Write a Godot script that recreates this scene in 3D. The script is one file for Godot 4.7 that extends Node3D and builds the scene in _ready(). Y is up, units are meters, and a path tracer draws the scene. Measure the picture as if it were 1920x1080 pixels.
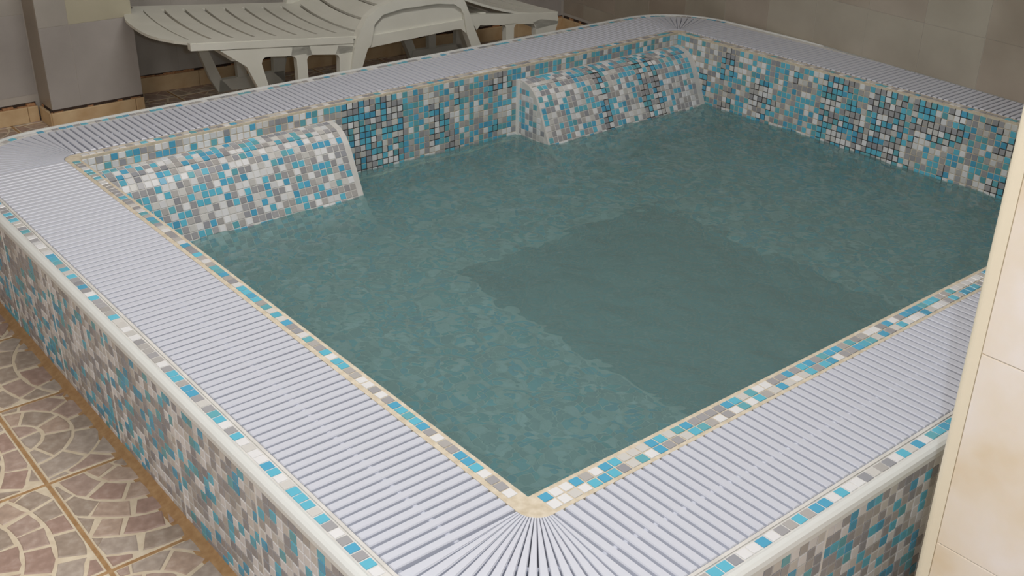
extends Node3D
# A tiled whirlpool tub in a small spa room. Floor is y = 0, the tub's inner near corner stands at x = 0, z = 0.

const RIM := 0.302        # height of the tub's rim
const A := 2.444          # inner length along x
const B := 1.9525         # inner width along z (0 .. -B)
const NEAR := 0.02        # the near kerb is a little wider
const WATER := 0.045      # mean water level
const BENCH := -0.204     # top of the seats under water
const WELL := -0.62       # bottom of the foot well
const P := 0.0218         # mosaic pitch
const BX0 := 0.84         # inner edges of the benches
const BX1 := 1.70
const BZ := -1.33

var rng := RandomNumberGenerator.new()
var cam_pos := Vector3(-0.9309, 1.3858, 1.0694)
var cam_rot := Vector3(-0.46748, -0.69451, 0.01595)
var cam_fov := 29.242
var M := {}
var names := {}
var tile_mats: Array = []
var tile_mesh: ArrayMesh
var records: Array = []        # mosaic tiles: {t, c, p, dry}
var panels: Array = []
var joints: Array = []         # joints without grout


func _ready() -> void:
	rng.seed = 20
	lens_and_light()
	materials()
	room()
	floor_tiles()
	tub()
	mosaic_parts()
	grates()
	water()
	lounger()
	jamb()
	ceiling_lamp(Vector3(0.6, 2.5, -0.85), "long fluorescent ceiling lamp above the middle of the tub", LAMP)
	ceiling_lamp(Vector3(-1.9, 2.5, 0.3), "long fluorescent ceiling lamp above the open floor beside the tub", LAMP)

const LAMP := 3.2
const FLASH := 0.92

func lens_and_light() -> void:
	var c := Camera3D.new()
	c.name = "camera"
	c.position = cam_pos
	c.rotation = cam_rot
	c.fov = cam_fov
	c.near = 0.02
	c.far = 60.0
	add_child(c)
	c.current = true
	var e := Environment.new()
	e.background_mode = Environment.BG_COLOR
	e.background_color = Color(0, 0, 0)
	e.tonemap_mode = Environment.TONE_MAPPER_LINEAR
	e.tonemap_exposure = 1.0
	e.sdfgi_enabled = true
	e.ssao_enabled = true
	e.ssil_enabled = true
	e.volumetric_fog_enabled = true
	e.volumetric_fog_density = 0.0
	var w := WorldEnvironment.new()
	w.name = "environment"
	w.environment = e
	add_child(w)
	# the photographer's flash, beside and a little above the lens
	var f := OmniLight3D.new()
	f.name = "camera_flash"
	f.position = c.transform * Vector3(0.10, 0.05, 0.0)
	f.light_energy = FLASH
	f.light_size = 0.02
	f.light_color = Color(0.93, 0.96, 1.0)
	f.omni_range = 12.0
	f.omni_attenuation = 2.0
	f.shadow_enabled = true
	add_child(f)

# ---------------------------------------------------------------- helpers

func rgb(r: int, g: int, b: int) -> Color:
	return Color8(r, g, b)

func mat(called: String, col: Color, rough := 0.6, spec := 0.5) -> StandardMaterial3D:
	var m := StandardMaterial3D.new()
	m.resource_name = called
	m.albedo_color = col
	m.roughness = rough
	m.metallic_specular = spec
	M[called] = m
	return m

func noise_tex(freq: float, lo: Color, hi: Color, sd := 1, mid := Color(0, 0, 0, 0), size := 512) -> NoiseTexture2D:
	var n := FastNoiseLite.new()
	n.seed = sd
	n.noise_type = FastNoiseLite.TYPE_SIMPLEX_SMOOTH
	n.frequency = freq
	n.fractal_octaves = 5
	var g := Gradient.new()
	g.set_color(0, lo)
	g.set_color(1, hi)
	if mid.a > 0.0:
		g.add_point(0.5, mid)
	var t := NoiseTexture2D.new()
	t.width = size
	t.height = size
	t.seamless = true
	t.noise = n
	t.color_ramp = g
	return t

func textured(called: String, tex: Texture2D, scale: float, rough := 0.6, spec := 0.5) -> StandardMaterial3D:
	var m := mat(called, Color.WHITE, rough, spec)
	m.albedo_texture = tex
	m.uv1_triplanar = true
	m.uv1_world_triplanar = true
	m.uv1_scale = Vector3.ONE * scale
	return m

func start() -> SurfaceTool:
	var st := SurfaceTool.new()
	st.begin(Mesh.PRIMITIVE_TRIANGLES)
	st.set_smooth_group(-1)
	return st

func tri(st: SurfaceTool, a: Vector3, b: Vector3, c: Vector3, out: Vector3) -> void:
	if (c - a).cross(b - a).dot(out) >= 0.0:
		st.add_vertex(a); st.add_vertex(b); st.add_vertex(c)
	else:
		st.add_vertex(a); st.add_vertex(c); st.add_vertex(b)

func quad(st: SurfaceTool, a: Vector3, b: Vector3, c: Vector3, d: Vector3, out: Vector3) -> void:
	tri(st, a, b, c, out)
	tri(st, a, c, d, out)

func box(st: SurfaceTool, lo: Vector3, hi: Vector3) -> void:
	var v: Array = []
	for i in 8:
		v.append(Vector3(hi.x if i & 1 else lo.x, hi.y if i & 2 else lo.y, hi.z if i & 4 else lo.z))
	quad(st, v[0], v[2], v[6], v[4], Vector3.LEFT)
	quad(st, v[1], v[3], v[7], v[5], Vector3.RIGHT)
	quad(st, v[0], v[1], v[5], v[4], Vector3.DOWN)
	quad(st, v[2], v[3], v[7], v[6], Vector3.UP)
	quad(st, v[0], v[1], v[3], v[2], Vector3.FORWARD)
	quad(st, v[4], v[5], v[7], v[6], Vector3.BACK)

# box with its upper edges bevelled: from y0 to y1
func bevel_box(st: SurfaceTool, lo: Vector3, hi: Vector3, bv: float) -> void:
	var ring := func(y: float, s: float) -> Array:
		return [Vector3(lo.x + s, y, lo.z + s), Vector3(hi.x - s, y, lo.z + s), Vector3(hi.x - s, y, hi.z - s), Vector3(lo.x + s, y, hi.z - s)]
	var rings: Array = [ring.call(lo.y, 0.0), ring.call(hi.y - bv, 0.0), ring.call(hi.y, bv)]
	var mid := (lo + hi) * 0.5
	for k in 2:
		for i in 4:
			var j := (i + 1) % 4
			var o: Vector3 = (rings[k][i] + rings[k][j]) * 0.5 - mid
			quad(st, rings[k][i], rings[k][j], rings[k + 1][j], rings[k + 1][i], Vector3(o.x, 0.001, o.z))
	quad(st, rings[2][0], rings[2][1], rings[2][2], rings[2][3], Vector3.UP)
	quad(st, rings[0][0], rings[0][1], rings[0][2], rings[0][3], Vector3.DOWN)

# polygon in a plane (origin o, axes u and v) pushed along n by depth
func prism(st: SurfaceTool, poly: PackedVector2Array, o: Vector3, u: Vector3, v: Vector3, n: Vector3, depth: float) -> void:
	var idx := Geometry2D.triangulate_polygon(poly)
	var at := func(p: Vector2, d: float) -> Vector3: return o + u * p.x + v * p.y + n * d
	for k in range(0, idx.size(), 3):
		tri(st, at.call(poly[idx[k]], 0.0), at.call(poly[idx[k + 1]], 0.0), at.call(poly[idx[k + 2]], 0.0), -n)
		tri(st, at.call(poly[idx[k]], depth), at.call(poly[idx[k + 1]], depth), at.call(poly[idx[k + 2]], depth), n)
	var sgn := -1.0 if Geometry2D.is_polygon_clockwise(poly) else 1.0
	for i in poly.size():
		var p := poly[i]
		var q := poly[(i + 1) % poly.size()]
		var e := (q - p).orthogonal() * sgn   # orthogonal() turns by +90 degrees
		quad(st, at.call(p, 0.0), at.call(q, 0.0), at.call(q, depth), at.call(p, depth), -(u * -e.x + v * -e.y) * -1.0 * signf(1.0))

func done(st: SurfaceTool, called: String, m: Material, parent: Node, smooth := false) -> MeshInstance3D:
	st.generate_normals()
	var o := MeshInstance3D.new()
	o.name = called
	o.mesh = st.commit()
	o.material_override = null
	for i in o.mesh.get_surface_count():
		o.mesh.surface_set_material(i, m)
	parent.add_child(o, true)
	return o

func numbered(called: String) -> String:
	var n: int = names.get(called, 0)
	names[called] = n + 1
	return called if n == 0 else "%s_%03d" % [called, n]

func thing(called: String, label: String, category: String, at := Vector3.ZERO, group := "") -> Node3D:
	var o := Node3D.new()
	o.name = numbered(called)
	add_child(o)
	o.position = at
	o.set_meta("label", label)
	o.set_meta("category", category)
	if group:
		o.set_meta("group", group)
	return o

func struct(called: String, label := "", category := "") -> Node3D:
	var o := Node3D.new()
	o.name = called
	add_child(o)
	o.set_meta("kind", "structure")
	if label:
		o.set_meta("label", label)
	if category:
		o.set_meta("category", category)
	return o

func place(mesh: Mesh, m: Material, called: String, t: Transform3D, parent: Node) -> MeshInstance3D:
	var o := MeshInstance3D.new()
	o.name = called
	o.mesh = mesh
	o.material_override = m
	o.transform = t
	parent.add_child(o, true)
	return o

func many(mesh: Mesh, m: Material, called: String, ts: Array, cols: Array, parent: Node) -> MultiMeshInstance3D:
	var mm := MultiMesh.new()
	mm.transform_format = MultiMesh.TRANSFORM_3D
	mm.use_colors = cols.size() > 0
	mm.mesh = mesh
	mm.instance_count = ts.size()
	for i in ts.size():
		mm.set_instance_transform(i, ts[i])
		if cols.size() > 0:
			mm.set_instance_color(i, cols[i])
	var o := MultiMeshInstance3D.new()
	o.name = called
	o.multimesh = mm
	o.material_override = m
	o.set_meta("kind", "stuff")
	parent.add_child(o, true)
	return o

func seen_at(p: Vector3) -> Vector3:   # pixel and depth in a 1920 x 1080 frame
	var b := Basis.from_euler(cam_rot)
	var v := b.inverse() * (p - cam_pos)
	var f := 540.0 / tan(deg_to_rad(cam_fov) * 0.5)
	return Vector3(960.0 + f * v.x / -v.z, 540.0 - f * v.y / -v.z, -v.z)

func in_frame(p: Vector3, margin := 0.0) -> bool:
	var s := seen_at(p)
	return s.z > 0.1 and s.x > -margin and s.x < 1920.0 + margin and s.y > -margin and s.y < 1080.0 + margin

func wall_x(z: float) -> float:    # face of the tiled wall that the tub is built against
	return 2.588 - 0.106 * z

func wall_z(x: float) -> float:    # face of the wall behind the lounger
	return -3.405 + 0.096 * (x - 0.66)

# ---------------------------------------------------------------- materials

func materials() -> void:
	textured("grout", noise_tex(0.02, rgb(196, 194, 190), rgb(216, 214, 211), 3), 2.0, 0.8)
	textured("sand_grout", noise_tex(0.03, rgb(188, 174, 150), rgb(218, 209, 193), 4), 3.0, 0.85)
	mat("white_grout", rgb(226, 224, 220), 0.7)
	mat("bare_joint", rgb(66, 63, 60), 0.9)
	mat("trim_white", rgb(214, 216, 214), 0.35)
	mat("grate_white", rgb(199, 202, 213), 0.38)
	textured("channel", noise_tex(0.02, rgb(206, 209, 218), rgb(218, 220, 226), 8), 2.0, 0.6)
	var cols := [[rgb(100, 182, 206), 0.17], [rgb(86, 164, 198), 0.12], [rgb(104, 170, 182), 0.08], [rgb(161, 160, 163), 0.15], [rgb(174, 171, 169), 0.11], [rgb(152, 153, 159), 0.06], [rgb(222, 222, 224), 0.17], [rgb(204, 202, 199), 0.14]]
	for i in cols.size():
		tile_mats.append([mat("mosaic_glass_%d" % i, cols[i][0], 0.22), cols[i][1], cols[i][0]])
	var mm := mat("mosaic_glass", Color.WHITE, 0.22)
	mm.vertex_color_use_as_albedo = true
	textured("plaster", noise_tex(0.01, rgb(196, 186, 172), rgb(214, 206, 194), 11), 0.5, 0.9)
	textured("ceiling_paint", noise_tex(0.01, rgb(228, 224, 216), rgb(236, 233, 227), 12), 0.5, 0.9)
	textured("wall_tile_grey", noise_tex(0.006, rgb(164, 159, 152), rgb(190, 185, 178), 13), 0.8, 0.3)
	textured("wall_tile_mauve", noise_tex(0.006, rgb(160, 155, 151), rgb(182, 177, 173), 14), 0.8, 0.3)
	textured("wall_tile_olive", noise_tex(0.006, rgb(176, 172, 150), rgb(194, 188, 168), 15), 0.8, 0.3)
	textured("wall_tile_beige", noise_tex(0.005, rgb(152, 141, 128), rgb(176, 165, 152), 16), 0.9, 0.35)
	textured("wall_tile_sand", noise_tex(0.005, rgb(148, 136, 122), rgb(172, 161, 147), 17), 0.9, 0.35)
	textured("wall_tile_stone", noise_tex(0.005, rgb(154, 146, 132), rgb(176, 168, 154), 18), 0.9, 0.35)
	mat("wall_joint", rgb(182, 176, 168), 0.85)
	textured("skirting", noise_tex(0.012, rgb(196, 164, 124), rgb(220, 196, 158), 19), 1.6, 0.4)
	textured("mortar", noise_tex(0.04, rgb(150, 96, 60), rgb(206, 168, 128), 20), 3.0, 0.95)
	mat("skirting_dark", rgb(62, 48, 40), 0.95)
	for i in 5:
		var lo: Color = [rgb(168, 146, 134), rgb(160, 144, 130), rgb(176, 154, 138), rgb(162, 136, 124), rgb(170, 156, 144)][i]
		textured("cobble_%d" % i, noise_tex(0.02, lo.darkened(0.10), lo.lightened(0.20), 30 + i, lo), 3.5, 0.5)
	textured("cobble_joint", noise_tex(0.02, rgb(198, 182, 158), rgb(216, 204, 182), 40), 3.0, 0.7)
	textured("floor_grout", noise_tex(0.03, rgb(144, 108, 70), rgb(182, 150, 110), 41), 3.0, 0.85)
	textured("lounger_plastic", noise_tex(0.01, rgb(212, 211, 200), rgb(224, 223, 213), 50), 1.0, 0.45)
	textured("marble_cream", noise_tex(0.007, rgb(232, 210, 174), rgb(250, 244, 240), 60, rgb(244, 232, 214)), 1.1, 0.3)
	mat("bullnose_cream", rgb(244, 234, 210), 0.35)
	mat("lamp_housing", rgb(225, 225, 222), 0.4)
	var em := mat("lamp_diffuser", rgb(250, 248, 240), 0.4)
	em.emission_enabled = true
	em.emission = rgb(255, 252, 248)
	em.emission_energy_multiplier = 2.0
	var wa := mat("pool_water", rgb(180, 228, 228), 0.02)
	wa.albedo_color.a = 0.23
	wa.transparency = BaseMaterial3D.TRANSPARENCY_ALPHA
	wa.refraction_enabled = true
	wa.refraction_scale = 0.033

# ---------------------------------------------------------------- room

func slab(parent: Node, called: String, poly: Array, y0: float, y1: float, m: Material) -> MeshInstance3D:
	var st := start()
	prism(st, PackedVector2Array(poly), Vector3(0, y0, 0), Vector3.RIGHT, Vector3.BACK, Vector3.UP, y1 - y0)
	return done(st, called, m, parent)

# tiles on a wall face: from plan point p along d, facing n; joints at the given stations and heights
func wall_tiles(parent: Node, p: Vector3, d: Vector3, n: Vector3, stations: Array, heights: Array, mats: Array) -> void:
	var cache := {}
	for i in stations.size() - 1:
		for j in heights.size() - 1:
			var w: float = stations[i + 1] - stations[i] - 0.0014
			var h: float = heights[j + 1] - heights[j] - 0.0014
			var key := "%.3f %.3f" % [w, h]
			if not cache.has(key):
				var st := start()
				bevel_box(st, Vector3(-w / 2, -0.006, -h / 2), Vector3(w / 2, 0, h / 2), 0.0005)
				st.generate_normals()
				cache[key] = st.commit()
			var c: Vector3 = p + d * ((stations[i] + stations[i + 1]) * 0.5) + Vector3.UP * ((heights[j] + heights[j + 1]) * 0.5) + n * rng.randf_range(-0.0003, 0.0003)
			place(cache[key], M[mats[rng.randi() % mats.size()]] if mats.size() else null, "wall_tile", Transform3D(Basis(d, n, d.cross(n)), c), parent)

func room() -> void:
	var f := struct("floor", "brown floor of square tiles moulded as fans of cobbles", "floor")
	for q in [[-3.6, -3.7, -0.03, 3.3], [A + 0.03, -3.7, 3.2, 3.3], [-0.03, -3.7, A + 0.03, -B - 0.03], [-0.03, 0.03, A + 0.03, 3.3]]:
		slab(f, "floor_bed", [Vector2(q[0], q[1]), Vector2(q[2], q[1]), Vector2(q[2], q[3]), Vector2(q[0], q[3])], -0.06, -0.0012, M.floor_grout)
	var c := struct("ceiling", "plain off-white ceiling", "ceiling")
	slab(c, "ceiling_slab", [Vector2(-3.6, -3.7), Vector2(3.2, -3.7), Vector2(3.2, 3.3), Vector2(-3.6, 3.3)], 2.56, 2.66, M.ceiling_paint)
	# far wall: a recess with the lounger, a pilaster, and a stretch on its left
	var w := struct("wall_far", "grey-beige tiled wall behind the lounger", "wall")
	slab(w, "wall_body", [Vector2(0.5, wall_z(0.5) - 0.0012), Vector2(3.2, wall_z(3.2) - 0.0012), Vector2(3.2, -3.7), Vector2(0.5, -3.7)], 0.0, 2.56, M.wall_joint)
	var d := Vector3(1, 0, 0.096).normalized()
	var n := Vector3(-0.096, 0, 1).normalized()
	var s: Array = []
	for i in 10:
		s.append(i * 0.25)
	s[9] = 2.262
	wall_tiles(w, Vector3(0.665, 0, wall_z(0.665)), d, n, s, [0.070, 0.382, 0.695, 1.008, 1.321], ["wall_tile_grey", "wall_tile_mauve", "wall_tile_grey"])
	var p := struct("wall_pilaster", "grey-mauve tiled pilaster left of the lounger", "pilaster")
	slab(p, "pilaster_body", [Vector2(0.3062, -3.1662), Vector2(0.6618, -3.1662), Vector2(0.6618, -3.7), Vector2(0.3062, -3.7)], 0.0, 2.56, M.wall_joint)
	for r in [[0.066, 0.380, ["wall_tile_mauve", "wall_tile_mauve"]], [0.380, 0.693, ["wall_tile_grey", "wall_tile_olive"]], [0.693, 1.006, ["wall_tile_grey", "wall_tile_grey"]]]:
		wall_tiles(p, Vector3(0.305, 0, -3.165), Vector3.RIGHT, Vector3.BACK, [0.0, 0.112], [r[0], r[1]], [r[2][0]])
		wall_tiles(p, Vector3(0.305, 0, -3.165), Vector3.RIGHT, Vector3.BACK, [0.112, 0.358], [r[0], r[1]], [r[2][1]])
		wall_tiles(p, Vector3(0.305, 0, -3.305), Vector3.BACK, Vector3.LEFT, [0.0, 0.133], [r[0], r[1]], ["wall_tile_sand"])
		wall_tiles(p, Vector3(0.663, 0, -3.165), Vector3.FORWARD, Vector3.RIGHT, [0.0, 0.233], [r[0], r[1]], ["wall_tile_grey"])
	var l := struct("wall_far_side", "grey tiled wall left of the pilaster", "wall")
	slab(l, "wall_body", [Vector2(-3.6, -3.3132), Vector2(0.311, -3.3132), Vector2(0.311, -3.7), Vector2(-3.6, -3.7)], 0.0, 2.56, M.wall_joint)
	s = []
	for i in 8:
		s.append(i * 0.25)
	wall_tiles(l, Vector3(0.303, 0, -3.312), Vector3.LEFT, Vector3.BACK, s, [0.100, 0.408, 0.721, 1.034], ["wall_tile_grey", "wall_tile_mauve", "wall_tile_grey"])
	# wall that the tub's far end is built against
	var r := struct("wall_right", "beige tiled wall along the far rim of the tub", "wall")
	slab(r, "wall_body", [Vector2(wall_x(3.3) + 0.0012, 3.3), Vector2(wall_x(-3.7) + 0.0012, -3.7), Vector2(3.4, -3.7), Vector2(3.4, 3.3)], 0.0, 2.56, M.wall_joint)
	d = Vector3(0.106, 0, -1).normalized()
	n = Vector3(-1, 0, -0.106).normalized()
	s = []
	for i in 15:
		s.append(i * 0.25)
	s[14] = 3.42
	wall_tiles(r, Vector3(wall_x(0.22), 0, 0.22), d, n, s, [0.09, 0.16, 0.48, 0.793, 1.106, 1.419], ["wall_tile_beige", "wall_tile_sand", "wall_tile_stone"])
	var bl := struct("wall_left", "plain plastered wall beyond the open floor", "wall")
	slab(bl, "wall_body", [Vector2(-3.6, -3.7), Vector2(-3.45, -3.7), Vector2(-3.45, 3.3), Vector2(-3.6, 3.3)], 0.0, 2.56, M.plaster)
	var bk := struct("wall_near", "plain plastered wall behind the viewer", "wall")
	slab(bk, "wall_body", [Vector2(-3.45, 3.1), Vector2(3.2, 3.1), Vector2(3.2, 3.3), Vector2(-3.45, 3.3)], 0.0, 2.56, M.plaster)
	# skirting tiles on a mortar bed that has crumbled along its top
	skirting("baseboard_far", "tan skirting tiles under the wall behind the lounger", Vector3(0.665, 0, wall_z(0.665)), Vector3(1, 0, 0.096).normalized(), Vector3(-0.096, 0, 1).normalized(), 2.27, 0.066, 0.014)
	skirting("baseboard_pilaster", "orange-tan skirting tile with crumbled mortar at the pilaster foot", Vector3(0.297, 0, -3.165), Vector3.RIGHT, Vector3.BACK, 0.366, 0.060, 0.012)
	skirting("baseboard_pilaster_side", "tan skirting tile on the shaded side of the pilaster", Vector3(0.305, 0, -3.285), Vector3.BACK, Vector3.LEFT, 0.125, 0.060, 0.012)
	skirting("baseboard_far_side", "tan skirting tile with a mortar ledge left of the pilaster", Vector3(-1.4, 0, -3.312), Vector3.RIGHT, Vector3.BACK, 1.69, 0.062, 0.030)
	skirting("baseboard_right", "tan skirting tiles under the beige wall beyond the tub", Vector3(wall_x(-2.4), 0, -2.4), Vector3(0.106, 0, -1).normalized(), Vector3(-1, 0, -0.106).normalized(), 0.78, 0.066, 0.014)

func skirting(called: String, label: String, p: Vector3, d: Vector3, n: Vector3, length: float, h: float, proud: float) -> void:
	var o := struct(called, label, "baseboard")
	var k := int(ceil(length / 0.33))
	for i in k:
		var a := i * 0.33
		var b := minf(length, a + 0.33) - 0.0015
		var st := start()
		var lo := Vector3(a, proud - 0.008, 0.0)
		bevel_box(st, Vector3(a, proud - 0.009, 0.0), Vector3(b, proud, h), 0.002)
		var m := done(st, "skirting_tile", M.skirting, o)
		m.transform = Transform3D(Basis(d, n, d.cross(n)), p)
		if d.cross(n).y < 0.0:
			m.transform = Transform3D(Basis(d, n, -d.cross(n)), p)
	# mortar behind and above, broken into lumps of uneven height
	var st := start()
	var x := 0.0
	while x < length - 0.004:
		var w := minf(rng.randf_range(0.012, 0.05), length - x)
		var t := h + rng.randf_range(-0.004, 0.009) if rng.randf() < 0.85 else h - 0.02
		bevel_box(st, Vector3(x, 0.0, 0.0), Vector3(x + w, proud - 0.0095 + rng.randf_range(-0.003, 0.0), t), 0.002)
		x += w
	var mo := done(st, "mortar_bed", M.mortar, o)
	mo.transform = Transform3D(Basis(d, n, d.cross(n) if d.cross(n).y > 0.0 else -d.cross(n)), p)
	mo.set_meta("label", "crumbled orange mortar")
	var dk := start()
	box(dk, Vector3(0, -0.004, h - 0.02), Vector3(length, 0.0004, h + 0.010))
	var dm := done(dk, "open_gap", M.skirting_dark, o)
	dm.transform = mo.transform

# ---------------------------------------------------------------- floor

func cobble_polys(sd: int) -> Array:
	var r := RandomNumberGenerator.new()
	r.seed = sd
	var S := 0.3235
	var sq := PackedVector2Array([Vector2(-S / 2, -S / 2), Vector2(S / 2, -S / 2), Vector2(S / 2, S / 2), Vector2(-S / 2, S / 2)])
	var c := Vector2(r.randf_range(-0.03, 0.03), S / 2 + 0.008)
	var out: Array = []
	var r0 := 0.0
	while r0 < 0.40:
		var r1 := r0 + r.randf_range(0.050, 0.064)
		var count := maxi(2, int(round(PI * (r0 + r1) * 0.5 / r.randf_range(0.068, 0.082))))
		var a := PI - r.randf_range(0.0, 0.3)
		for k in count + 2:
			var da := PI / count * r.randf_range(0.75, 1.25)
			var poly := PackedVector2Array()
			var sk := r.randf_range(-0.07, 0.07)
			for i in 5:
				var t := a + da * i / 4.0
				poly.append(c + Vector2(cos(t), sin(t)) * (r1 + r.randf_range(-0.003, 0.003)))
			for i in 5:
				var t := a + sk * 0.4 + da * (4 - i) / 4.0
				poly.append(c + Vector2(cos(t), sin(t)) * maxf(r0, 0.001))
			a += da
			for q in Geometry2D.intersect_polygons(poly, sq):
				for z in Geometry2D.offset_polygon(q, -r.randf_range(0.0026, 0.0036), Geometry2D.JOIN_ROUND):
					if not Geometry2D.is_polygon_clockwise(z) and z.size() > 2 and poly_area(z) > 0.00012:
						out.append(simplify(z))
		r0 = r1
	return out

func poly_area(p: PackedVector2Array) -> float:
	var s := 0.0
	for i in p.size():
		var q := p[(i + 1) % p.size()]
		s += p[i].x * q.y - q.x * p[i].y
	return absf(s) * 0.5

func simplify(p: PackedVector2Array) -> PackedVector2Array:
	var o := PackedVector2Array()
	for v in p:
		if o.is_empty() or o[o.size() - 1].distance_to(v) > 0.003:
			o.append(v)
	return o if o.size() > 2 else p

func cobble_mesh(polys: Array) -> Mesh:
	var st := start()
	for p in polys:
		var c := Vector2.ZERO
		for v in p:
			c += v / p.size()
		var hi := rng.randf_range(0.0012, 0.0022)
		for i in p.size():
			var a: Vector2 = p[i]
			var b: Vector2 = p[(i + 1) % p.size()]
			var ai := a.lerp(c, 0.10)
			var bi := b.lerp(c, 0.10)
			var o := Vector3((a + b).x * 0.5 - c.x, 0.02, (a + b).y * 0.5 - c.y)
			quad(st, Vector3(a.x, -0.0005, a.y), Vector3(b.x, -0.0005, b.y), Vector3(bi.x, hi, bi.y), Vector3(ai.x, hi, ai.y), o)
			tri(st, Vector3(ai.x, hi, ai.y), Vector3(bi.x, hi, bi.y), Vector3(c.x, hi + 0.0003, c.y), Vector3.UP)
	st.generate_normals()
	return st.commit()

func floor_tiles() -> void:
	var f: Node3D = get_node("floor")
	var slab_st := start()
	bevel_box(slab_st, Vector3(-0.1625, -0.006, -0.1625), Vector3(0.1625, 0, 0.1625), 0.0015)
	slab_st.generate_normals()
	var base: Mesh = slab_st.commit()
	var variants: Array = []     # [single cobbles, all cobbles of one tile in four tones]
	for k in 4:
		var polys := cobble_polys(100 + k)
		var singles: Array = []
		var tones: Array = [[], [], [], [], []]
		for q in polys:
			var tone := rng.randi() % 5
			singles.append([cobble_mesh([q]), tone])
			tones[tone].append(q)
		var am := ArrayMesh.new()
		for t in 5:
			if tones[t].size():
				var src: Mesh = cobble_mesh(tones[t])
				am.add_surface_from_arrays(Mesh.PRIMITIVE_TRIANGLES, src.surface_get_arrays(0))
				am.surface_set_material(am.get_surface_count() - 1, M["cobble_%d" % t])
		variants.append([singles, am])
	var cells: Array = []
	for i in range(-9, 11):
		for j in range(-9, 9):
			var p := Vector3(-0.487 + 0.333 * (i + 0.5), 0, -0.935 + 0.333 * (j + 0.5))
			if p.x < -3.4 or p.x > 2.9 or p.z > 3.05 or p.z < -3.5:
				continue
			# the tub stands here
			if p.x > -0.10 and p.x < A + 0.2 and p.z < 0.13 and p.z > -B - 0.13:
				continue
			var s := seen_at(p)
			var front := in_frame(p, 140.0)
			cells.append([s.z if front else 1000.0 + p.length(), p, front])
	cells.sort_custom(func(a, b): return a[0] < b[0])
	var left := 300
	for c in cells:
		var v: Array = variants[rng.randi() % 4]
		var turn := rng.randi() % 4
		var o := place(base, M.cobble_joint, "floor_tile", Transform3D(Basis(Vector3.UP, turn * PI / 2), c[1]), f)
		if c[2] and left >= v[0].size() and c[1].x < -0.1 or (c[2] and left >= v[0].size() and c[1].z > 0.2 and c[1].x < 0.9):
			for q in v[0]:
				place(q[0], M["cobble_%d" % q[1]], "cobble", Transform3D.IDENTITY, o)
			left -= v[0].size()
		else:
			var m := place(v[1], null, "cobble_field", Transform3D.IDENTITY, o)
			m.set_meta("kind", "stuff")

# ---------------------------------------------------------------- tub

# walk round the tub at an outward offset; corners are arcs about the inner corners. Each entry: [point, outward, along]
func ring(o: float, near := NEAR, arc := 12, sub := 16) -> Array:
	var cs := [Vector2(0, near), Vector2(A, near), Vector2(A, -B), Vector2(0, -B)]
	var pts: Array = []
	for k in 4:
		for i in arc + 1:
			var t := PI - k * PI / 2 - i * PI / 2 / arc
			var dir := Vector2(cos(t), sin(t))
			pts.append([cs[k] + dir * o, dir])
		var t2 := PI / 2 - k * PI / 2
		var d2 := Vector2(cos(t2), sin(t2))
		for i in range(1, sub):
			pts.append([cs[k].lerp(cs[(k + 1) % 4], float(i) / sub) + d2 * o, d2])
	return pts

func clampw(p: Vector2) -> Vector2:
	return Vector2(minf(p.x, wall_x(p.y) - 0.0015), p.y)

# a closed profile of (offset, height) swept round the tub
func sweep(st: SurfaceTool, profile: Array, inner_near := false) -> void:
	var rings: Array = []
	for q in profile:
		rings.append(ring(maxf(q.x, 0.0), 0.0 if q.x <= 0.0 else NEAR))
	var mid := Vector2.ZERO
	for q in profile:
		mid += q / profile.size()
	for k in profile.size():
		var k2 := (k + 1) % profile.size()
		var e: Vector2 = (profile[k] + profile[k2]) * 0.5 - mid
		for i in rings[k].size():
			var j: int = (i + 1) % rings[k].size()
			var a := clampw(rings[k][i][0])
			var b := clampw(rings[k][j][0])
			var c := clampw(rings[k2][j][0])
			var d := clampw(rings[k2][i][0])
			var dir: Vector2 = rings[k][i][1]
			var pd: Vector2 = profile[k2] - profile[k]
			var nn := Vector2(pd.y, -pd.x)
			if nn.dot(e) < 0.0:
				nn = -nn
			quad(st, Vector3(a.x, profile[k].y, a.y), Vector3(b.x, profile[k].y, b.y), Vector3(c.x, profile[k2].y, c.y), Vector3(d.x, profile[k2].y, d.y), Vector3(dir.x * nn.x, nn.y, dir.y * nn.x))

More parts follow.
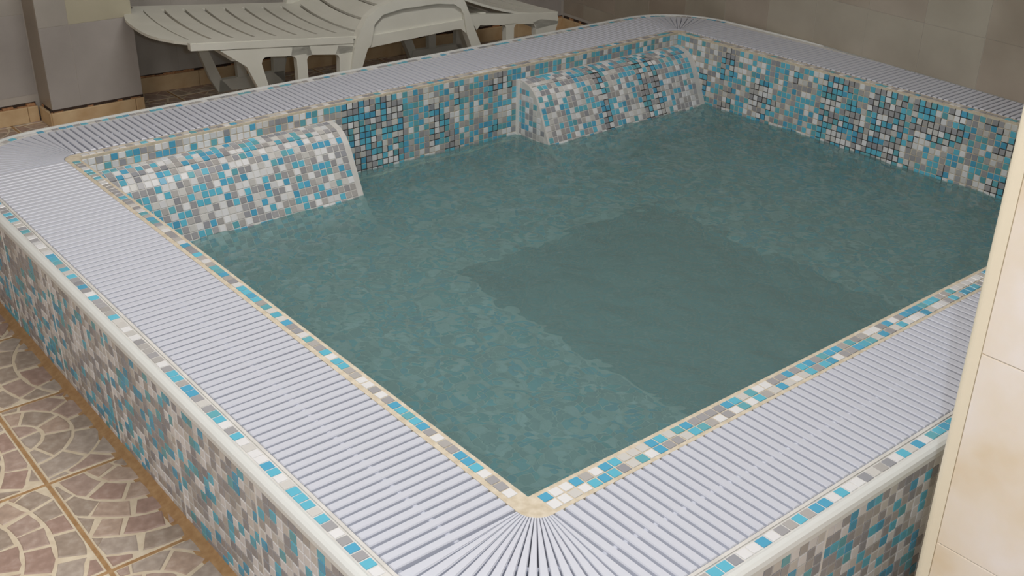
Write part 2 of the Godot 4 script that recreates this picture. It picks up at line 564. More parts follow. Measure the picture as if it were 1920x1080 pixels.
func tub() -> void:
	var t := thing("whirlpool_tub", "raised rectangular whirlpool tub clad in blue, grey and white mosaic", "hot tub")
	var st := start()
	# outer wall, overflow channel and inner kerb in one profile
	sweep(st, [Vector2(0.3140, 0.0), Vector2(0.3140, RIM - 0.003), Vector2(0.2700, RIM - 0.003), Vector2(0.2700, RIM - 0.034), Vector2(0.036, RIM - 0.034), Vector2(0.036, 0.0)])
	done(st, "outer_wall", M.grout, t)
	st = start()
	sweep(st, [Vector2(0.0, BENCH), Vector2(0.0, RIM - 0.003), Vector2(0.0375, RIM - 0.003), Vector2(0.0375, BENCH)])
	done(st, "inner_kerb", M.sand_grout, t)
	st = start()
	sweep(st, [Vector2(0.037, RIM - 0.0335), Vector2(0.037, RIM - 0.032), Vector2(0.2695, RIM - 0.032), Vector2(0.2695, RIM - 0.0335)])
	done(st, "overflow_channel", M.channel, t)
	# smooth white edge trim
	st = start()
	sweep(st, [Vector2(0.2985, RIM - 0.004), Vector2(0.2990, RIM + 0.0004), Vector2(0.302, RIM + 0.0016), Vector2(0.309, RIM + 0.0010), Vector2(0.3145, RIM - 0.002), Vector2(0.3180, RIM - 0.0075), Vector2(0.3190, RIM - 0.015), Vector2(0.3165, RIM - 0.018), Vector2(0.313, RIM - 0.016)])
	done(st, "edge_trim", M.trim_white, t).set_meta("label", "smooth white rounded edge trim")
	# a ledge of grout between mosaic strip and grate
	st = start()
	sweep(st, [Vector2(0.2655, RIM - 0.012), Vector2(0.2655, RIM - 0.001), Vector2(0.2715, RIM - 0.001), Vector2(0.2715, RIM - 0.012)])
	done(st, "grate_seat", M.grout, t)
	# stained bead of grout where the tub meets the floor
	st = start()
	sweep(st, [Vector2(0.312, 0.0), Vector2(0.312, 0.012), Vector2(0.322, 0.006), Vector2(0.334, 0.0018), Vector2(0.345, 0.0)])
	done(st, "foot_grout", M.floor_grout, t).set_meta("label", "orange stained grout along the foot")
	# benches and foot well
	st = start()
	box(st, Vector3(-0.04, WELL - 0.1, -B - 0.04), Vector3(BX0, BENCH, 0.04))
	box(st, Vector3(BX1, WELL - 0.1, -B - 0.04), Vector3(A + 0.04, BENCH, 0.04))
	box(st, Vector3(BX0, WELL - 0.1, -B - 0.04), Vector3(BX1, BENCH, BZ))
	box(st, Vector3(BX0, WELL - 0.1, 0.0), Vector3(BX1, BENCH, 0.04))
	done(st, "bench", M.grout, t)
	st = start()
	box(st, Vector3(BX0 - 0.02, WELL - 0.1, BZ - 0.02), Vector3(BX1 + 0.02, WELL, 0.02))
	done(st, "well_bottom", M.grout, t)
	# two moulded back rests on the far wall
	for x in [[0.0, 0.812], [1.60, A]]:
		var poly := PackedVector2Array()
		poly.append(Vector2(-0.004, back_profile()[0].y))
		for q in back_profile():
			poly.append(q)
		poly.append(Vector2(-0.004, BENCH))
		st = start()
		prism(st, poly, Vector3(x[0], 0, -B), Vector3.BACK, Vector3.UP, Vector3.RIGHT, x[1] - x[0])
		done(st, "back_rest", M.grout, t)
	# ---- mosaic: [panel, origin, along, down or out, normal, columns, rows]
	var nz := int(B / P)
	var nx := int(A / P)
	var top := RIM - 0.0085
	var K := NEAR
	# outside faces
	mosaic("outer_wall_mosaic", Vector3(-0.3140, RIM - 0.0185, -B), Vector3.BACK, Vector3.DOWN, Vector3.LEFT, nz + 1, 13, true, 0.24)
	mosaic("outer_wall_mosaic", Vector3(0.0, RIM - 0.0185, K + 0.3140), Vector3.RIGHT, Vector3.DOWN, Vector3.BACK, 112, 13, true, 0.26)
	for c in [[Vector2(0, K), PI], [Vector2(0, -B), -PI / 2]]:
		for i in 22:
			var a: float = c[1] - (i + 0.5) * PI / 2 / 22
			var dir := Vector3(cos(a), 0, sin(a))
			var o := Vector3(c[0].x, RIM - 0.0185, c[0].y) + dir * 0.3140
			var al := Vector3(sin(a), 0, -cos(a))
			mosaic("outer_corner_mosaic", o - al * P / 2, al, Vector3.DOWN, dir, 1, 13, true, 0.25)
	# strips on the rim
	mosaic("rim_strip", Vector3(-0.2955, RIM - 0.003, -B), Vector3.BACK, Vector3.RIGHT, Vector3.UP, nz + 1, 1, true, 0.34)
	mosaic("rim_strip", Vector3(0.0, RIM - 0.003, K + 0.2737), Vector3.RIGHT, Vector3.BACK, Vector3.UP, 118, 1, true, 0.34)
	mosaic("rim_strip", Vector3(0.0, RIM - 0.003, -B - 0.2955), Vector3.RIGHT, Vector3.BACK, Vector3.UP, 112, 1, true, 0.34)
	for c in [[Vector2(0, K), PI], [Vector2(0, -B), -PI / 2], [Vector2(A, -B), 0.0]]:
		for i in 20:
			var a: float = c[1] - (i + 0.5) * PI / 2 / 20
			var dir := Vector3(cos(a), 0, sin(a))
			var al := Vector3(sin(a), 0, -cos(a))
			mosaic("rim_strip", Vector3(c[0].x, RIM - 0.003, c[0].y) + dir * 0.2737 - al * P / 2, al, dir, Vector3.UP, 1, 1, true, 0.34)
	mosaic("kerb_strip", Vector3(-0.0285, RIM - 0.003, -B + 0.02), Vector3.BACK, Vector3.RIGHT, Vector3.UP, nz - 1, 1, true, 0.33)
	mosaic("kerb_strip", Vector3(0.01, RIM - 0.003, 0.0075), Vector3.RIGHT, Vector3.BACK, Vector3.UP, nx - 1, 2, true, 0.33)
	mosaic("kerb_strip", Vector3(0.01, RIM - 0.003, -B - 0.0285), Vector3.RIGHT, Vector3.BACK, Vector3.UP, nx - 1, 1, true, 0.2)
	mosaic("kerb_strip", Vector3(A + 0.0065, RIM - 0.003, -B + 0.01), Vector3.BACK, Vector3.RIGHT, Vector3.UP, nz - 1, 1, true, 0.2)
	# inside faces
	mosaic("inner_wall_mosaic", Vector3(0.0, top, -B), Vector3.RIGHT, Vector3.DOWN, Vector3.BACK, nx, 22, true, 0.42, [[0.86, 1.10, 0.62], [1.20, 1.32, 0.35], [1.44, 1.56, 0.15]])
	mosaic("inner_wall_mosaic", Vector3(A, top, -B), Vector3.BACK, Vector3.DOWN, Vector3.LEFT, nz, 22, true, 0.40, [[0.40, 0.62, 0.30], [0.73, 1.07, 0.55], [1.10, 1.45, 0.30], [0.05, 0.30, 0.15]])
	mosaic("inner_wall_mosaic", Vector3(0.0, top, 0.0), Vector3.RIGHT, Vector3.DOWN, Vector3.FORWARD, nx, 22, false, 0.4)
	mosaic("inner_wall_mosaic", Vector3(0.0, top, -B), Vector3.BACK, Vector3.DOWN, Vector3.RIGHT, nz, 22, false, 0.4)
	# back rests
	for x in [[0.008, 36], [1.607, 37]]:
		var prof := back_profile()
		var run := 0.006
		var row := 0
		var total := 0.0
		for i in prof.size() - 1:
			total += prof[i].distance_to(prof[i + 1])
		while run + P / 2 < total:
			var q := along(prof, run + P / 2)
			mosaic("back_rest_mosaic", Vector3(x[0], q[0].y, -B + q[0].x) - Vector3(0, q[1].y, q[1].x) * P / 2, Vector3.RIGHT, Vector3(0, q[1].y, q[1].x), Vector3(0, q[1].x, -q[1].y) * -1.0 if q[1].x < -0.0 else Vector3(0, absf(q[1].x), absf(q[1].y)), x[1], 1, true, 0.30 if x[0] < 1.0 else 0.34, [] if x[0] < 1.0 else [[0.05, 0.75, 0.13]])
			run += P
			row += 1
	# exposed side of the second back rest
	var side := back_profile()
	for j in 22:
		var y := top - 0.05 - (j + 0.5) * P
		for i in 12:
			var z := (i + 0.5) * P
			if z + P * 0.5 < reach(side, y + P * 0.5):
				mosaic("back_rest_mosaic", Vector3(1.60, y + P / 2, -B + z - P / 2), Vector3.BACK, Vector3.DOWN, Vector3.LEFT, 1, 1, true, 0.3)
	# under water
	mosaic("bench_mosaic", Vector3(0.0, BENCH, -B), Vector3.RIGHT, Vector3.BACK, Vector3.UP, 38, nz, false, 0.36)
	mosaic("bench_mosaic", Vector3(BX1 + 0.002, BENCH, -B), Vector3.RIGHT, Vector3.BACK, Vector3.UP, 34, nz, false, 0.36)
	mosaic("bench_mosaic", Vector3(BX0 + 0.002, BENCH, -B), Vector3.RIGHT, Vector3.BACK, Vector3.UP, 39, 28, false, 0.36)
	mosaic("bench_mosaic", Vector3(BX0, BENCH, BZ), Vector3.RIGHT, Vector3.DOWN, Vector3.BACK, 39, 19, false, 0.5)
	mosaic("bench_mosaic", Vector3(BX1, BENCH, BZ), Vector3.BACK, Vector3.DOWN, Vector3.LEFT, 61, 19, false, 0.5)
	mosaic("bench_mosaic", Vector3(BX0, BENCH, BZ), Vector3.BACK, Vector3.DOWN, Vector3.RIGHT, 61, 19, false, 0.5)
	mosaic("well_mosaic", Vector3(BX0, WELL, BZ), Vector3.RIGHT, Vector3.BACK, Vector3.UP, 39, 61, false, 0.5)
	# raised white seams between mosaic sheets on the outside, and in the corner by the back rest
	var seams: Array = []
	for k in range(1, 6):
		var z := -B + k * 15 * P
		seams.append([Vector3(-0.3165, 0.004, z - 0.0022), Vector3(-0.3135, RIM - 0.019, z + 0.0016)])
	for k in range(1, 7):
		var x := k * 15 * P
		seams.append([Vector3(x - 0.002, 0.004, K + 0.3135), Vector3(x + 0.002, RIM - 0.019, K + 0.3165)])
	seams.append([Vector3(1.590, WATER - 0.06, -B), Vector3(1.601, RIM - 0.05, -B + 0.012)])
	seams.append([Vector3(0.0, RIM - 0.058, -B), Vector3(0.80, RIM - 0.054, -B + 0.006)])
	for q in seams:
		st = start()
		box(st, q[0], q[1])
		done(st, "grout_seam", M.white_grout, t)

func back_profile() -> Array:   # (out from the wall, height)
	return [Vector2(0.0, RIM - 0.053), Vector2(0.030, RIM - 0.055), Vector2(0.060, RIM - 0.063), Vector2(0.085, RIM - 0.079), Vector2(0.105, RIM - 0.103), Vector2(0.122, RIM - 0.135), Vector2(0.147, RIM - 0.190), Vector2(0.177, RIM - 0.256), Vector2(0.21, RIM - 0.33), Vector2(0.245, RIM - 0.41), Vector2(0.28, BENCH)]

func along(prof: Array, run: float) -> Array:
	for i in prof.size() - 1:
		var d: float = prof[i].distance_to(prof[i + 1])
		if run <= d or i == prof.size() - 2:
			return [prof[i].lerp(prof[i + 1], run / d), (prof[i + 1] - prof[i]) / d]
		run -= d
	return []

func reach(prof: Array, y: float) -> float:
	for i in prof.size() - 1:
		if prof[i].y >= y and prof[i + 1].y <= y and prof[i].y > prof[i + 1].y:
			return lerpf(prof[i].x, prof[i + 1].x, (prof[i].y - y) / (prof[i].y - prof[i + 1].y))
	return 0.0

func mosaic(panel: String, o: Vector3, u: Vector3, v: Vector3, n: Vector3, cols: int, rows: int, dry: bool, blue: float, bare: Array = []) -> void:
	u = u.normalized()
	v = v.normalized()
	n = n.normalized()
	var pi := panels.find(panel)
	if pi < 0:
		panels.append(panel)
		pi = panels.size() - 1
	var frame := Basis(u, n, u.cross(n))
	var lost := FastNoiseLite.new()
	lost.seed = 77
	lost.noise_type = FastNoiseLite.TYPE_SIMPLEX_SMOOTH
	lost.frequency = 0.17
	var is_far := panel == "inner_wall_mosaic" and n.z > 0.5
	for i in cols:
		for j in rows:
			var c := o + u * (i + 0.5) * P + v * (j + 0.5) * P
			if c.x > wall_x(c.z) - P * 0.5:
				continue
			if is_far and (c.x < 0.812 or c.x > 1.60) and c.y < RIM - 0.056:
				continue
			if c.y < WATER - 0.05 and panel == "back_rest_mosaic" and c.y < BENCH + 0.01:
				continue
			var k := pick(blue)
			if is_far and c.x < 0.812 and rng.randf() < 0.45:
				k = 6
			var b := frame * Basis.from_euler(Vector3(rng.randf_range(-0.02, 0.02), rng.randf_range(-0.03, 0.03), rng.randf_range(-0.02, 0.02)))
			var s := rng.randf_range(0.95, 1.02)
			b = b.scaled_local(Vector3(s, 1, rng.randf_range(0.95, 1.02)))
			records.append([Transform3D(b, c + n * 0.0002), k, pi, dry and c.y > WATER + 0.012])
			for q in bare:
				var f := (i + 0.5) * P
				if f > q[0] and f < q[1] and c.y > WATER - 0.03:
					var worn := lost.get_noise_3d(i * 1.0, j * 1.0, pi * 50.0 + o.x * 9.0)
					if worn > 0.42 - q[2] and rng.randf() < 0.9:
						joints.append(Transform3D(frame, c + u * P * 0.5 + n * 0.0005))
					if worn > 0.40 - q[2] and rng.randf() < 0.9:
						joints.append(Transform3D(Basis(v, n, v.cross(n)), c + v * P * 0.5 + n * 0.0005))

func pick(blue: float) -> int:
	var r := rng.randf()
	if r < blue:
		var q := r / blue
		return 0 if q < 0.45 else (1 if q < 0.75 else 2)
	var w := (r - blue) / (1.0 - blue)
	if w < 0.27: return 3
	if w < 0.44: return 4
	if w < 0.53: return 5
	if w < 0.80: return 6
	return 7

func carrier(t: Node, panel: String, at: Vector3) -> Node:   # the part of the tub that a mosaic panel is laid on
	if panel.begins_with("outer") or panel == "rim_strip":
		return t.get_node("outer_wall")
	if panel.begins_with("back"):
		return t.get_node("back_rest" if at.x < 1.2 else "back_rest2")
	if panel.begins_with("bench"):
		return t.get_node("bench")
	if panel.begins_with("well"):
		return t.get_node("well_bottom")
	return t.get_node("inner_kerb")

func mosaic_parts() -> void:
	var t: Node3D = get_node("whirlpool_tub")
	var st := start()
	var h := 0.0096
	bevel_box(st, Vector3(-h, -0.002, -h), Vector3(h, 0.0013, h), 0.0006)
	st.generate_normals()
	tile_mesh = st.commit()
	# the 300 tiles that show largest become parts
	var ranked: Array = []
	for i in records.size():
		var r: Array = records[i]
		if not r[3]:
			continue
		var x: Transform3D = r[0]
		var n := x.basis.y.normalized()
		var to := cam_pos - x.origin
		if n.dot(to) <= 0.0 or not in_frame(x.origin, -6.0):
			continue
		var s := seen_at(x.origin)
		if s.x > 1925.0 - (s.y - 160.0) * 0.235:   # behind the wall end on the right
			continue
		ranked.append([n.dot(to.normalized()) / (s.z * s.z), i])
	ranked.sort_custom(func(a, b): return a[0] > b[0])
	var single := {}
	for k in mini(300, ranked.size()):
		single[ranked[k][1]] = true
	var ts: Array = []
	var cs: Array = []
	for p in panels:
		ts.append([])
		cs.append([])
	for i in records.size():
		var r: Array = records[i]
		if single.has(i):
			place(tile_mesh, tile_mats[r[1]][0], "mosaic_tile", r[0], carrier(t, panels[r[2]], r[0].origin))
		else:
			var c: Color = tile_mats[r[1]][2].srgb_to_linear()
			var g := rng.randf_range(0.88, 1.10)
			ts[r[2]].append(r[0])
			cs[r[2]].append(Color(c.r * g, c.g * g, c.b * g))
	for p in panels.size():
		if ts[p].size():
			many(tile_mesh, M.mosaic_glass, panels[p], ts[p], cs[p], t if panels[p] == "back_rest_mosaic" else carrier(t, panels[p], Vector3.ZERO))
	var bar := BoxMesh.new()
	bar.size = Vector3(0.0028, 0.0009, P)
	many(bar, M.bare_joint, "empty_joint", joints, [], t).set_meta("label", "dark joints that have lost their grout")

# ---------------------------------------------------------------- overflow grates

func slat_mesh(length: float, w0: float, w1: float, pitch0: float, pitch1: float) -> Mesh:
	# a bar along +x from 0 to length, its top at y = 0, with a link at its middle and at both ends
	var st := start()
	var ys := [-0.016, -0.0018, 0.0]
	var sh := [1.10, 1.0, 0.80]
	var rings: Array = []
	for k in 3:
		var e := 0.0 if k < 2 else 0.0015
		rings.append([Vector3(e, ys[k], -w0 * 0.5 * sh[k]), Vector3(length - e, ys[k], -w1 * 0.5 * sh[k]), Vector3(length - e, ys[k], w1 * 0.5 * sh[k]), Vector3(e, ys[k], w0 * 0.5 * sh[k])])
	var mid := Vector3(length / 2, -0.008, 0)
	for k in 2:
		for i in 4:
			var j := (i + 1) % 4
			quad(st, rings[k][i], rings[k][j], rings[k + 1][j], rings[k + 1][i], (rings[k][i] + rings[k][j]) * 0.5 - mid + Vector3(0, 0.002, 0))
	quad(st, rings[2][0], rings[2][1], rings[2][2], rings[2][3], Vector3.UP)
	quad(st, rings[0][0], rings[0][1], rings[0][2], rings[0][3], Vector3.DOWN)
	for f in [[0.485, 0.525, -0.0035], [0.03, 0.06, -0.007], [0.94, 0.97, -0.007]]:
		var x0: float = length * f[0]
		var x1: float = length * f[1]
		var pw := lerpf(pitch0, pitch1, f[0]) * 0.5
		bevel_box(st, Vector3(x0, -0.013, -pw), Vector3(x1, f[2], pw), 0.002)
	st.generate_normals()
	return st.commit()

func grates() -> void:
	var pitch := 0.0216
	var r0 := 0.0395
	var r1 := 0.2645
	var y := RIM + 0.0005
	var straight := slat_mesh(r1 - r0, 0.0160, 0.0160, pitch, pitch)
	var sides := [
		["white slatted overflow grate along the left side of the tub", Vector3(0, y, NEAR), Vector3(0, y, -B), Vector3.LEFT],
		["white slatted overflow grate along the near right side of the tub", Vector3(0, y, NEAR), Vector3(A, y, NEAR), Vector3.BACK],
		["white slatted overflow grate along the far side in front of the lounger", Vector3(0, y, -B), Vector3(A, y, -B), Vector3.FORWARD],
		["white slatted overflow grate against the beige wall on the right", Vector3(A, y, -B), Vector3(A, y, NEAR), Vector3.RIGHT]]
	for s in sides:
		var g := thing("overflow_grate", s[0], "grate", (s[1] + s[2]) * 0.5 + s[3] * r0, "overflow grates round the rim")
		var len: float = s[1].distance_to(s[2])
		var n := int(len / pitch)
		var along_v: Vector3 = (s[2] - s[1]) / len
		for i in n:
			var p: Vector3 = s[1] + along_v * (len - n * pitch) * 0.5 + along_v * (i + 0.5) * pitch + s[3] * r0
			var b := Basis(s[3], Vector3.UP, s[3].cross(Vector3.UP))
			if s[3].x > 0.5:
				var room_left := wall_x(p.z) - 0.004 - p.x
				if room_left < r1 - r0:
					b = b.scaled_local(Vector3(room_left / (r1 - r0), 1, 1))
			place(straight, M.grate_white, "slat", Transform3D(b, p - g.position + Vector3(0, rng.randf_range(-0.0004, 0.0004), 0)), g)
	var k := 16
	var fan := slat_mesh(r1 - r0, r0 * PI / 2 / k * 0.85, 0.0215, r0 * PI / 2 / k, r1 * PI / 2 / k)
	var corners := [
		["fan-shaped corner grate at the near corner of the tub", Vector3(0, y, NEAR), PI],
		["fan-shaped corner grate at the left corner of the tub", Vector3(0, y, -B), -PI / 2],
		["fan-shaped corner grate at the far corner by the beige wall", Vector3(A, y, -B), 0.0],
		["", Vector3(A, y, NEAR), PI / 2]]
	for c in corners:
		# out of sight behind the wall end, the last corner runs on from the near right grate
		var g: Node3D = thing("corner_grate", c[0], "grate", c[1], "corner grates of the rim") if c[0] else get_node("overflow_grate_001")
		for i in k:
			var a: float = c[2] - (i + 0.5) * PI / 2 / k
			var d := Vector3(cos(a), 0, sin(a))
			var b := Basis(d, Vector3.UP, d.cross(Vector3.UP))
			var q: Vector3 = c[1] + d * r1
			var over: float = q.x - (wall_x(q.z) - 0.004)
			if over > 0.0:
				var f: float = (r1 - r0 - over / maxf(d.x, 0.05)) / (r1 - r0)
				if f < 0.15:
					continue
				b = b.scaled_local(Vector3(f, 1, 1))
			place(fan, M.grate_white, "slat", Transform3D(b, c[1] + d * r0 - g.position), g)

# ---------------------------------------------------------------- water

func water() -> void:
	var t := thing("pool_water", "murky teal water churned by jets filling the mosaic tub", "water", Vector3(A / 2, WATER, -B / 2))
	var n1 := FastNoiseLite.new()
	n1.seed = 5
	n1.noise_type = FastNoiseLite.TYPE_SIMPLEX_SMOOTH
	n1.frequency = 5.0
	n1.fractal_octaves = 2
	n1.domain_warp_enabled = true
	n1.domain_warp_amplitude = 0.06
	n1.domain_warp_frequency = 4.0
	var n2 := FastNoiseLite.new()
	n2.seed = 9
	n2.noise_type = FastNoiseLite.TYPE_SIMPLEX_SMOOTH
	n2.frequency = 17.0
	n2.fractal_octaves = 2
	n2.domain_warp_enabled = true
	n2.domain_warp_amplitude = 0.03
	n2.domain_warp_frequency = 9.0
	var n3 := FastNoiseLite.new()
	n3.seed = 12
	n3.frequency = 1.4
	var gx := 260
	var gz := 208
	var hs: PackedFloat32Array = []
	hs.resize((gx + 1) * (gz + 1))
	for j in gz + 1:
		for i in gx + 1:
			var x := A * i / gx
			var z := -B * j / gz
			var rough := clampf(0.65 + n3.get_noise_2d(x, z) * 0.9, 0.25, 1.3)
			hs[j * (gx + 1) + i] = n1.get_noise_2d(x, z) * 0.0060 + n2.get_noise_2d(x, z) * 0.0033 * rough
	var vs := PackedVector3Array()
	var ns := PackedVector3Array()
	var ix := PackedInt32Array()
	var dx := A / gx
	var dz := B / gz
	for j in gz + 1:
		for i in gx + 1:
			vs.append(Vector3(-A / 2 + dx * i, hs[j * (gx + 1) + i], B / 2 - dz * j))
			var l := hs[j * (gx + 1) + maxi(i - 1, 0)]
			var r := hs[j * (gx + 1) + mini(i + 1, gx)]
			var n := hs[maxi(j - 1, 0) * (gx + 1) + i]
			var f := hs[mini(j + 1, gz) * (gx + 1) + i]
			ns.append(Vector3((l - r) / (2 * dx), 1.0, (f - n) / (2 * dz)).normalized())
	for j in gz:
		for i in gx:
			var a := j * (gx + 1) + i
			var b := a + 1
			var c := a + gx + 1
			var d := c + 1
			ix.append_array(PackedInt32Array([a, c, b, b, c, d]))
	var arr: Array = []
	arr.resize(Mesh.ARRAY_MAX)
	arr[Mesh.ARRAY_VERTEX] = vs
	arr[Mesh.ARRAY_NORMAL] = ns
	arr[Mesh.ARRAY_INDEX] = ix
	var am := ArrayMesh.new()
	am.add_surface_from_arrays(Mesh.PRIMITIVE_TRIANGLES, arr)
	place(am, M.pool_water, "water_surface", Transform3D.IDENTITY, t)
	var fog := FogVolume.new()
	fog.name = "water_body"
	fog.shape = RenderingServer.FOG_VOLUME_SHAPE_BOX
	var depth := WATER - 0.014 - WELL + 0.02
	fog.size = Vector3(A + 0.02, depth, B + 0.02)
	fog.position = Vector3(0, -0.014 - depth / 2, 0)
	var fm := FogMaterial.new()
	fm.albedo = Color(0.45, 0.92, 0.94)
	fm.density = 1.2
	fog.material = fm
	fog.set_meta("label", "cloudy teal depth of the water")
	t.add_child(fog)

# ---------------------------------------------------------------- lounger

const LW := 0.68    # width of the lounger

func deck(u: float) -> float:     # height of the lying surface along the lounger
	if u < 0.86:
		return 0.392 - 0.085 * (u - 0.19)
	if u < 1.22:
		var a := (u - 0.86) / 0.36
		return lerpf(0.335, 0.475, smoothstep(0.0, 1.0, a) * 0.6 + a * 0.4)
	if u < 1.72:
		var a := (u - 1.22) / 0.5
		return lerpf(0.475, 0.325, 1.0 - pow(1.0 - a, 1.6))
	return 0.325 - 0.06 * (u - 1.72)

func lounger() -> void:
	var th := 0.0958
	var t := thing("sun_lounger", "off-white moulded plastic sun lounger with slatted bed behind the tub", "sun lounger", Vector3(0.45, 0, -2.62))
	t.rotation.y = -th
	# local: x along, y up, -z towards the wall
	var V := func(a: Array) -> PackedVector2Array:
		var p := PackedVector2Array()
		for q in a:
			p.append(Vector2(q[0], q[1]))
		return p
	for side in 2:
		var z0 := 0.0 if side == 0 else -LW + 0.03
		var o := Vector3(0, 0, z0 - 0.03)
		# foot-end frame: slanted leg, two posts and a runner
		var st := start()
		for q in [
				[[0.298, 0.352], [0.392, 0.280], [0.429, 0.194], [0.470, 0.060], [0.500, 0.0], [0.560, 0.0], [0.520, 0.050], [0.470, 0.194], [0.449, 0.284], [0.455, 0.300], [0.467, 0.307], [0.467, 0.345]],
				[[0.467, 0.307], [0.566, 0.297], [0.628, 0.297], [0.628, 0.330], [0.467, 0.345]],
				[[0.566, 0.297], [0.579, 0.292], [0.587, 0.280], [0.590, 0.05], [0.630, 0.05], [0.628, 0.276], [0.636, 0.288], [0.651, 0.290], [0.640, 0.330], [0.575, 0.335]],
				[[0.628, 0.290], [0.651, 0.290], [0.746, 0.278], [0.82, 0.278], [0.82, 0.312], [0.628, 0.332]],
				[[0.746, 0.278], [0.757, 0.273], [0.762, 0.260], [0.752, 0.05], [0.80, 0.0], [0.812, 0.12], [0.82, 0.30], [0.76, 0.31]],
				[[0.500, 0.0], [0.80, 0.0], [0.80, 0.052], [0.51, 0.052]]]:
			prism(st, V.call(q), o, Vector3.RIGHT, Vector3.UP, Vector3.BACK, 0.03)
		done(st, "leg_frame", M.lounger_plastic, t)
		# arm arch
		var off := 0.012 if side == 0 else -0.012
		st = start()
		var outer := [[0.752, 0.0], [0.799, 0.192], [0.820, 0.298], [0.848, 0.362], [0.880, 0.407], [0.927, 0.437], [0.988, 0.454], [1.10, 0.466], [1.20, 0.466], [1.262, 0.458], [1.300, 0.440], [1.318, 0.412], [1.340, 0.358], [1.362, 0.299], [1.402, 0.207], [1.480, 0.0]]
		var inner := [[1.440, 0.0], [1.351, 0.214], [1.322, 0.290], [1.310, 0.365], [1.296, 0.391], [1.264, 0.413], [1.184, 0.424], [1.027, 0.421], [0.945, 0.408], [0.909, 0.377], [0.890, 0.300], [0.874, 0.284], [0.842, 0.202], [0.795, 0.0]]
		prism(st, V.call(outer + inner), o + Vector3(0, 0, off - 0.004), Vector3.RIGHT, Vector3.UP, Vector3.BACK, 0.038)
		var arm := done(st, "arm", M.lounger_plastic, t)
		st = start()
		prism(st, V.call([[0.874, 0.286], [1.268, 0.310], [1.300, 0.308], [1.322, 0.290], [1.312, 0.345], [0.900, 0.332]]), o + Vector3(0, 0, off + 0.004), Vector3.RIGHT, Vector3.UP, Vector3.BACK, 0.022)
		prism(st, V.call([[0.897, 0.331], [1.312, 0.344], [1.310, 0.366], [1.296, 0.392], [1.264, 0.414], [1.184, 0.425], [1.027, 0.422], [0.945, 0.409], [0.909, 0.378]]), o + Vector3(0, 0, off + 0.004), Vector3.RIGHT, Vector3.UP, Vector3.BACK, 0.014)
		done(st, "arm_panel", M.lounger_plastic, arm)
		# head-end frame
		st = start()
		for q in [
				[[1.335, 0.360], [1.38, 0.292], [1.396, 0.311], [1.516, 0.297], [1.575, 0.294], [1.664, 0.284], [1.675, 0.26], [1.79, 0.27], [1.792, 0.290], [1.784, 0.316], [1.711, 0.324]],
				[[1.516, 0.300], [1.524, 0.285], [1.526, 0.05], [1.564, 0.05], [1.563, 0.279], [1.575, 0.298]],
				[[1.660, 0.290], [1.672, 0.276], [1.675, 0.225], [1.675, 0.05], [1.70, 0.0], [1.755, 0.0], [1.765, 0.12], [1.775, 0.233], [1.792, 0.281], [1.70, 0.30]],
				[[1.43, 0.0], [1.72, 0.0], [1.70, 0.052], [1.44, 0.052]]]:
			prism(st, V.call(q), o, Vector3.RIGHT, Vector3.UP, Vector3.BACK, 0.03)
		done(st, "leg_frame", M.lounger_plastic, t)
		# side rail under the edge of the bed
		st = start()
		var top: Array = []
		var bot: Array = []
		for i in 13:
			var u := 0.192 + 0.63 * i / 12.0
			top.append([u, deck(u) - 0.002])
			bot.push_front([u, deck(u) - 0.026])
		prism(st, V.call(top + bot), o + Vector3(0, 0, 0.004 if side == 0 else -0.004), Vector3.RIGHT, Vector3.UP, Vector3.BACK, 0.03)
		done(st, "side_rail", M.lounger_plastic, t)
	# cross bars that carry the bed between the two sides
	for u in [0.36, 0.78, 1.42, 1.72]:
		var st := start()
		box(st, Vector3(u - 0.015, deck(u) - 0.075, -LW + 0.02), Vector3(u + 0.015, deck(u) - 0.035, -0.02))
		done(st, "cross_bar", M.lounger_plastic, t)
	# bed: slats bowed across the width, between two margins
	var edges: Array = [0.20]
	for i in 8:
		edges.append(0.20 + 0.083 * (i + 1))
	var stops := edges + [0.945, 1.03, 1.115, 1.20, 1.285, 1.37, 1.455, 1.54, 1.625, 1.71, 1.79]
	for i in stops.size() - 1:
		strip(t, "slat", stops[i], stops[i + 1], 0.080, LW - 0.060, 0.013)
	strip(t, "foot_end", 0.09, 0.20, 0.0, LW, 0.0, true)
	for m in [[0.002, 0.0815, "bed_margin"], [LW - 0.0615, LW - 0.002, "bed_margin"]]:
		strip(t, m[2], 0.195, 1.79, m[0], m[1], 0.0, false, 60)

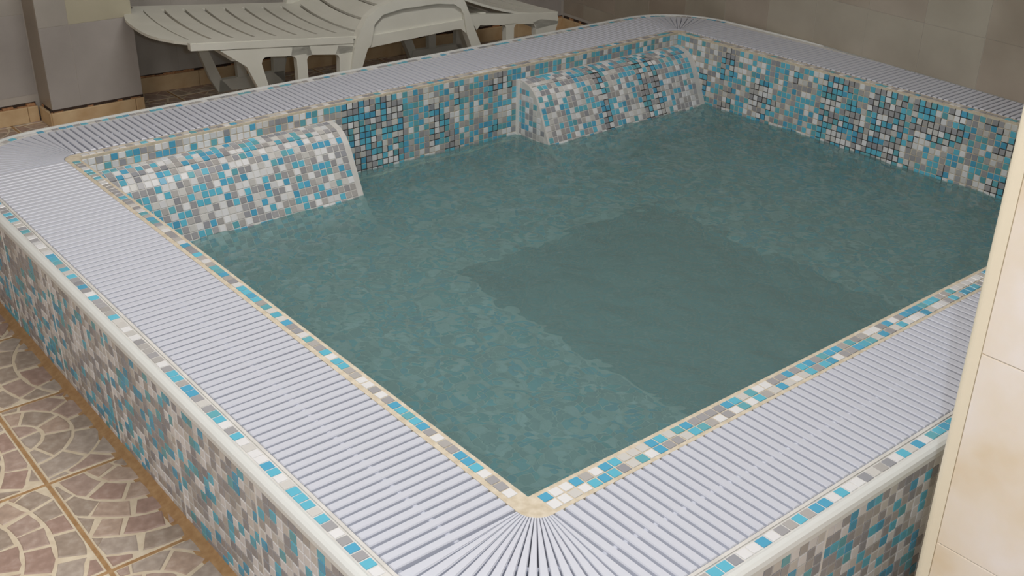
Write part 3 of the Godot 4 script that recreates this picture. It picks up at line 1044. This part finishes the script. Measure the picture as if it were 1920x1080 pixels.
# a piece of the bed from u0 to u1 and from w0 to w1 across, 8 mm thick, bowed towards the head end
func strip(t: Node, called: String, u0: float, u1: float, w0: float, w1: float, gap: float, tip := false, nu := 3) -> void:
	var st := start()
	var nw := 10
	var pt := func(a: float, b: float, y: float) -> Vector3:
		var w := lerpf(w0, w1, b)
		var s := 2.0 * w / LW - 1.0
		var bow := 0.0 if nu > 10 else 0.02 * (s * s) 
		var ua := u0 + bow + gap * 0.5
		var ub := u1 + bow - gap * 0.5
		if tip:
			ua = u0 + 0.012 + 0.115 * pow(absf(s), 3.2)
			ub = u1 + 0.02 * s * s
			ua = minf(ua, ub - 0.004)
		var u := lerpf(ua, ub, a)
		var dish := 0.010 * (1.0 - s * s)
		return Vector3(u, deck(u) - dish + y, -w)
	for i in nu:
		for j in nw:
			var a0 := float(i) / nu
			var a1 := float(i + 1) / nu
			var b0 := float(j) / nw
			var b1 := float(j + 1) / nw
			quad(st, pt.call(a0, b0, 0), pt.call(a1, b0, 0), pt.call(a1, b1, 0), pt.call(a0, b1, 0), Vector3.UP)
			quad(st, pt.call(a0, b0, -0.010), pt.call(a1, b0, -0.010), pt.call(a1, b1, -0.010), pt.call(a0, b1, -0.010), Vector3.DOWN)
	for j in nw:
		var b0 := float(j) / nw
		var b1 := float(j + 1) / nw
		quad(st, pt.call(0.0, b0, 0), pt.call(0.0, b1, 0), pt.call(0.0, b1, -0.010), pt.call(0.0, b0, -0.010), Vector3.LEFT)
		quad(st, pt.call(1.0, b0, 0), pt.call(1.0, b1, 0), pt.call(1.0, b1, -0.010), pt.call(1.0, b0, -0.010), Vector3.RIGHT)
	for i in nu:
		var a0 := float(i) / nu
		var a1 := float(i + 1) / nu
		quad(st, pt.call(a0, 0.0, 0), pt.call(a1, 0.0, 0), pt.call(a1, 0.0, -0.010), pt.call(a0, 0.0, -0.010), Vector3.BACK)
		quad(st, pt.call(a0, 1.0, 0), pt.call(a1, 1.0, 0), pt.call(a1, 1.0, -0.010), pt.call(a0, 1.0, -0.010), Vector3.FORWARD)
	done(st, called, M.lounger_plastic, t)

# ---------------------------------------------------------------- wall end on the right

func jamb() -> void:
	var w := struct("wall_end", "cream marbled tile wall end in front of the tub on the right", "wall")
	var x := 0.429
	var z0 := 0.4365   # the end nearest to the tub
	slab(w, "wall_body", [Vector2(x + 0.0015, z0 + 0.03), Vector2(x + 0.24, z0 + 0.03), Vector2(x + 0.24, 3.1), Vector2(x + 0.0015, 3.1)], 0.0, 2.56, M.wall_joint)
	var hs := [0.0, 0.287, 0.620, 0.953, 1.286, 1.619, 1.952, 2.285, 2.56]
	for j in hs.size() - 1:
		for i in 3:
			var st := start()
			bevel_box(st, Vector3(-0.1658, -0.008, 0.0007), Vector3(0.1658, 0.0, hs[j + 1] - hs[j] - 0.0007), 0.0008)
			var m := done(st, "wall_tile", M.marble_cream, w)
			m.transform = Transform3D(Basis(Vector3.BACK, Vector3.LEFT, Vector3.UP), Vector3(x, hs[j], z0 + 0.0245 + i * 0.333 + 0.1665))
	slab(w, "wall_face", [Vector2(x, z0 + 1.024), Vector2(x + 0.02, z0 + 1.024), Vector2(x + 0.02, 3.1), Vector2(x, 3.1)], 0.0, 2.56, M.marble_cream)
	# rounded edge bead up the corner
	var poly := PackedVector2Array()
	var r := 0.012
	for i in 7:
		var a := PI + i * PI / 2 / 6
		poly.append(Vector2(x + r + cos(a) * r, z0 + r + sin(a) * r))
	poly.append(Vector2(x + 0.24, z0))
	poly.append(Vector2(x + 0.24, z0 + 0.031))
	poly.append(Vector2(x + 0.003, z0 + 0.031))
	poly.append(Vector2(x + 0.003, z0 + 0.0243))
	poly.append(Vector2(x, z0 + 0.0243))
	var st := start()
	prism(st, poly, Vector3.ZERO, Vector3.RIGHT, Vector3.BACK, Vector3.UP, 2.56)
	done(st, "edge_bead", M.bullnose_cream, w).set_meta("label", "paler rounded edge bead")

# ---------------------------------------------------------------- lamps

func ceiling_lamp(at: Vector3, label: String, energy: float) -> void:
	var t := thing("ceiling_lamp", label, "lamp", at)
	var st := start()
	box(st, Vector3(-0.62, 0.0, -0.16), Vector3(0.62, 0.06, 0.16))
	done(st, "housing", M.lamp_housing, t)
	st = start()
	box(st, Vector3(-0.60, -0.02, -0.14), Vector3(0.60, 0.0, 0.14))
	done(st, "diffuser", M.lamp_diffuser, t)
	var l := AreaLight3D.new()
	l.name = "lamp_light"
	l.area_size = Vector2(1.2, 0.28)
	l.light_energy = energy
	l.light_color = rgb(255, 252, 248)
	l.position = Vector3(0, -0.025, 0)
	l.rotation = Vector3(-PI / 2, 0, 0)
	l.area_range = 12.0
	l.area_attenuation = 2.0
	l.shadow_enabled = true
	t.add_child(l)
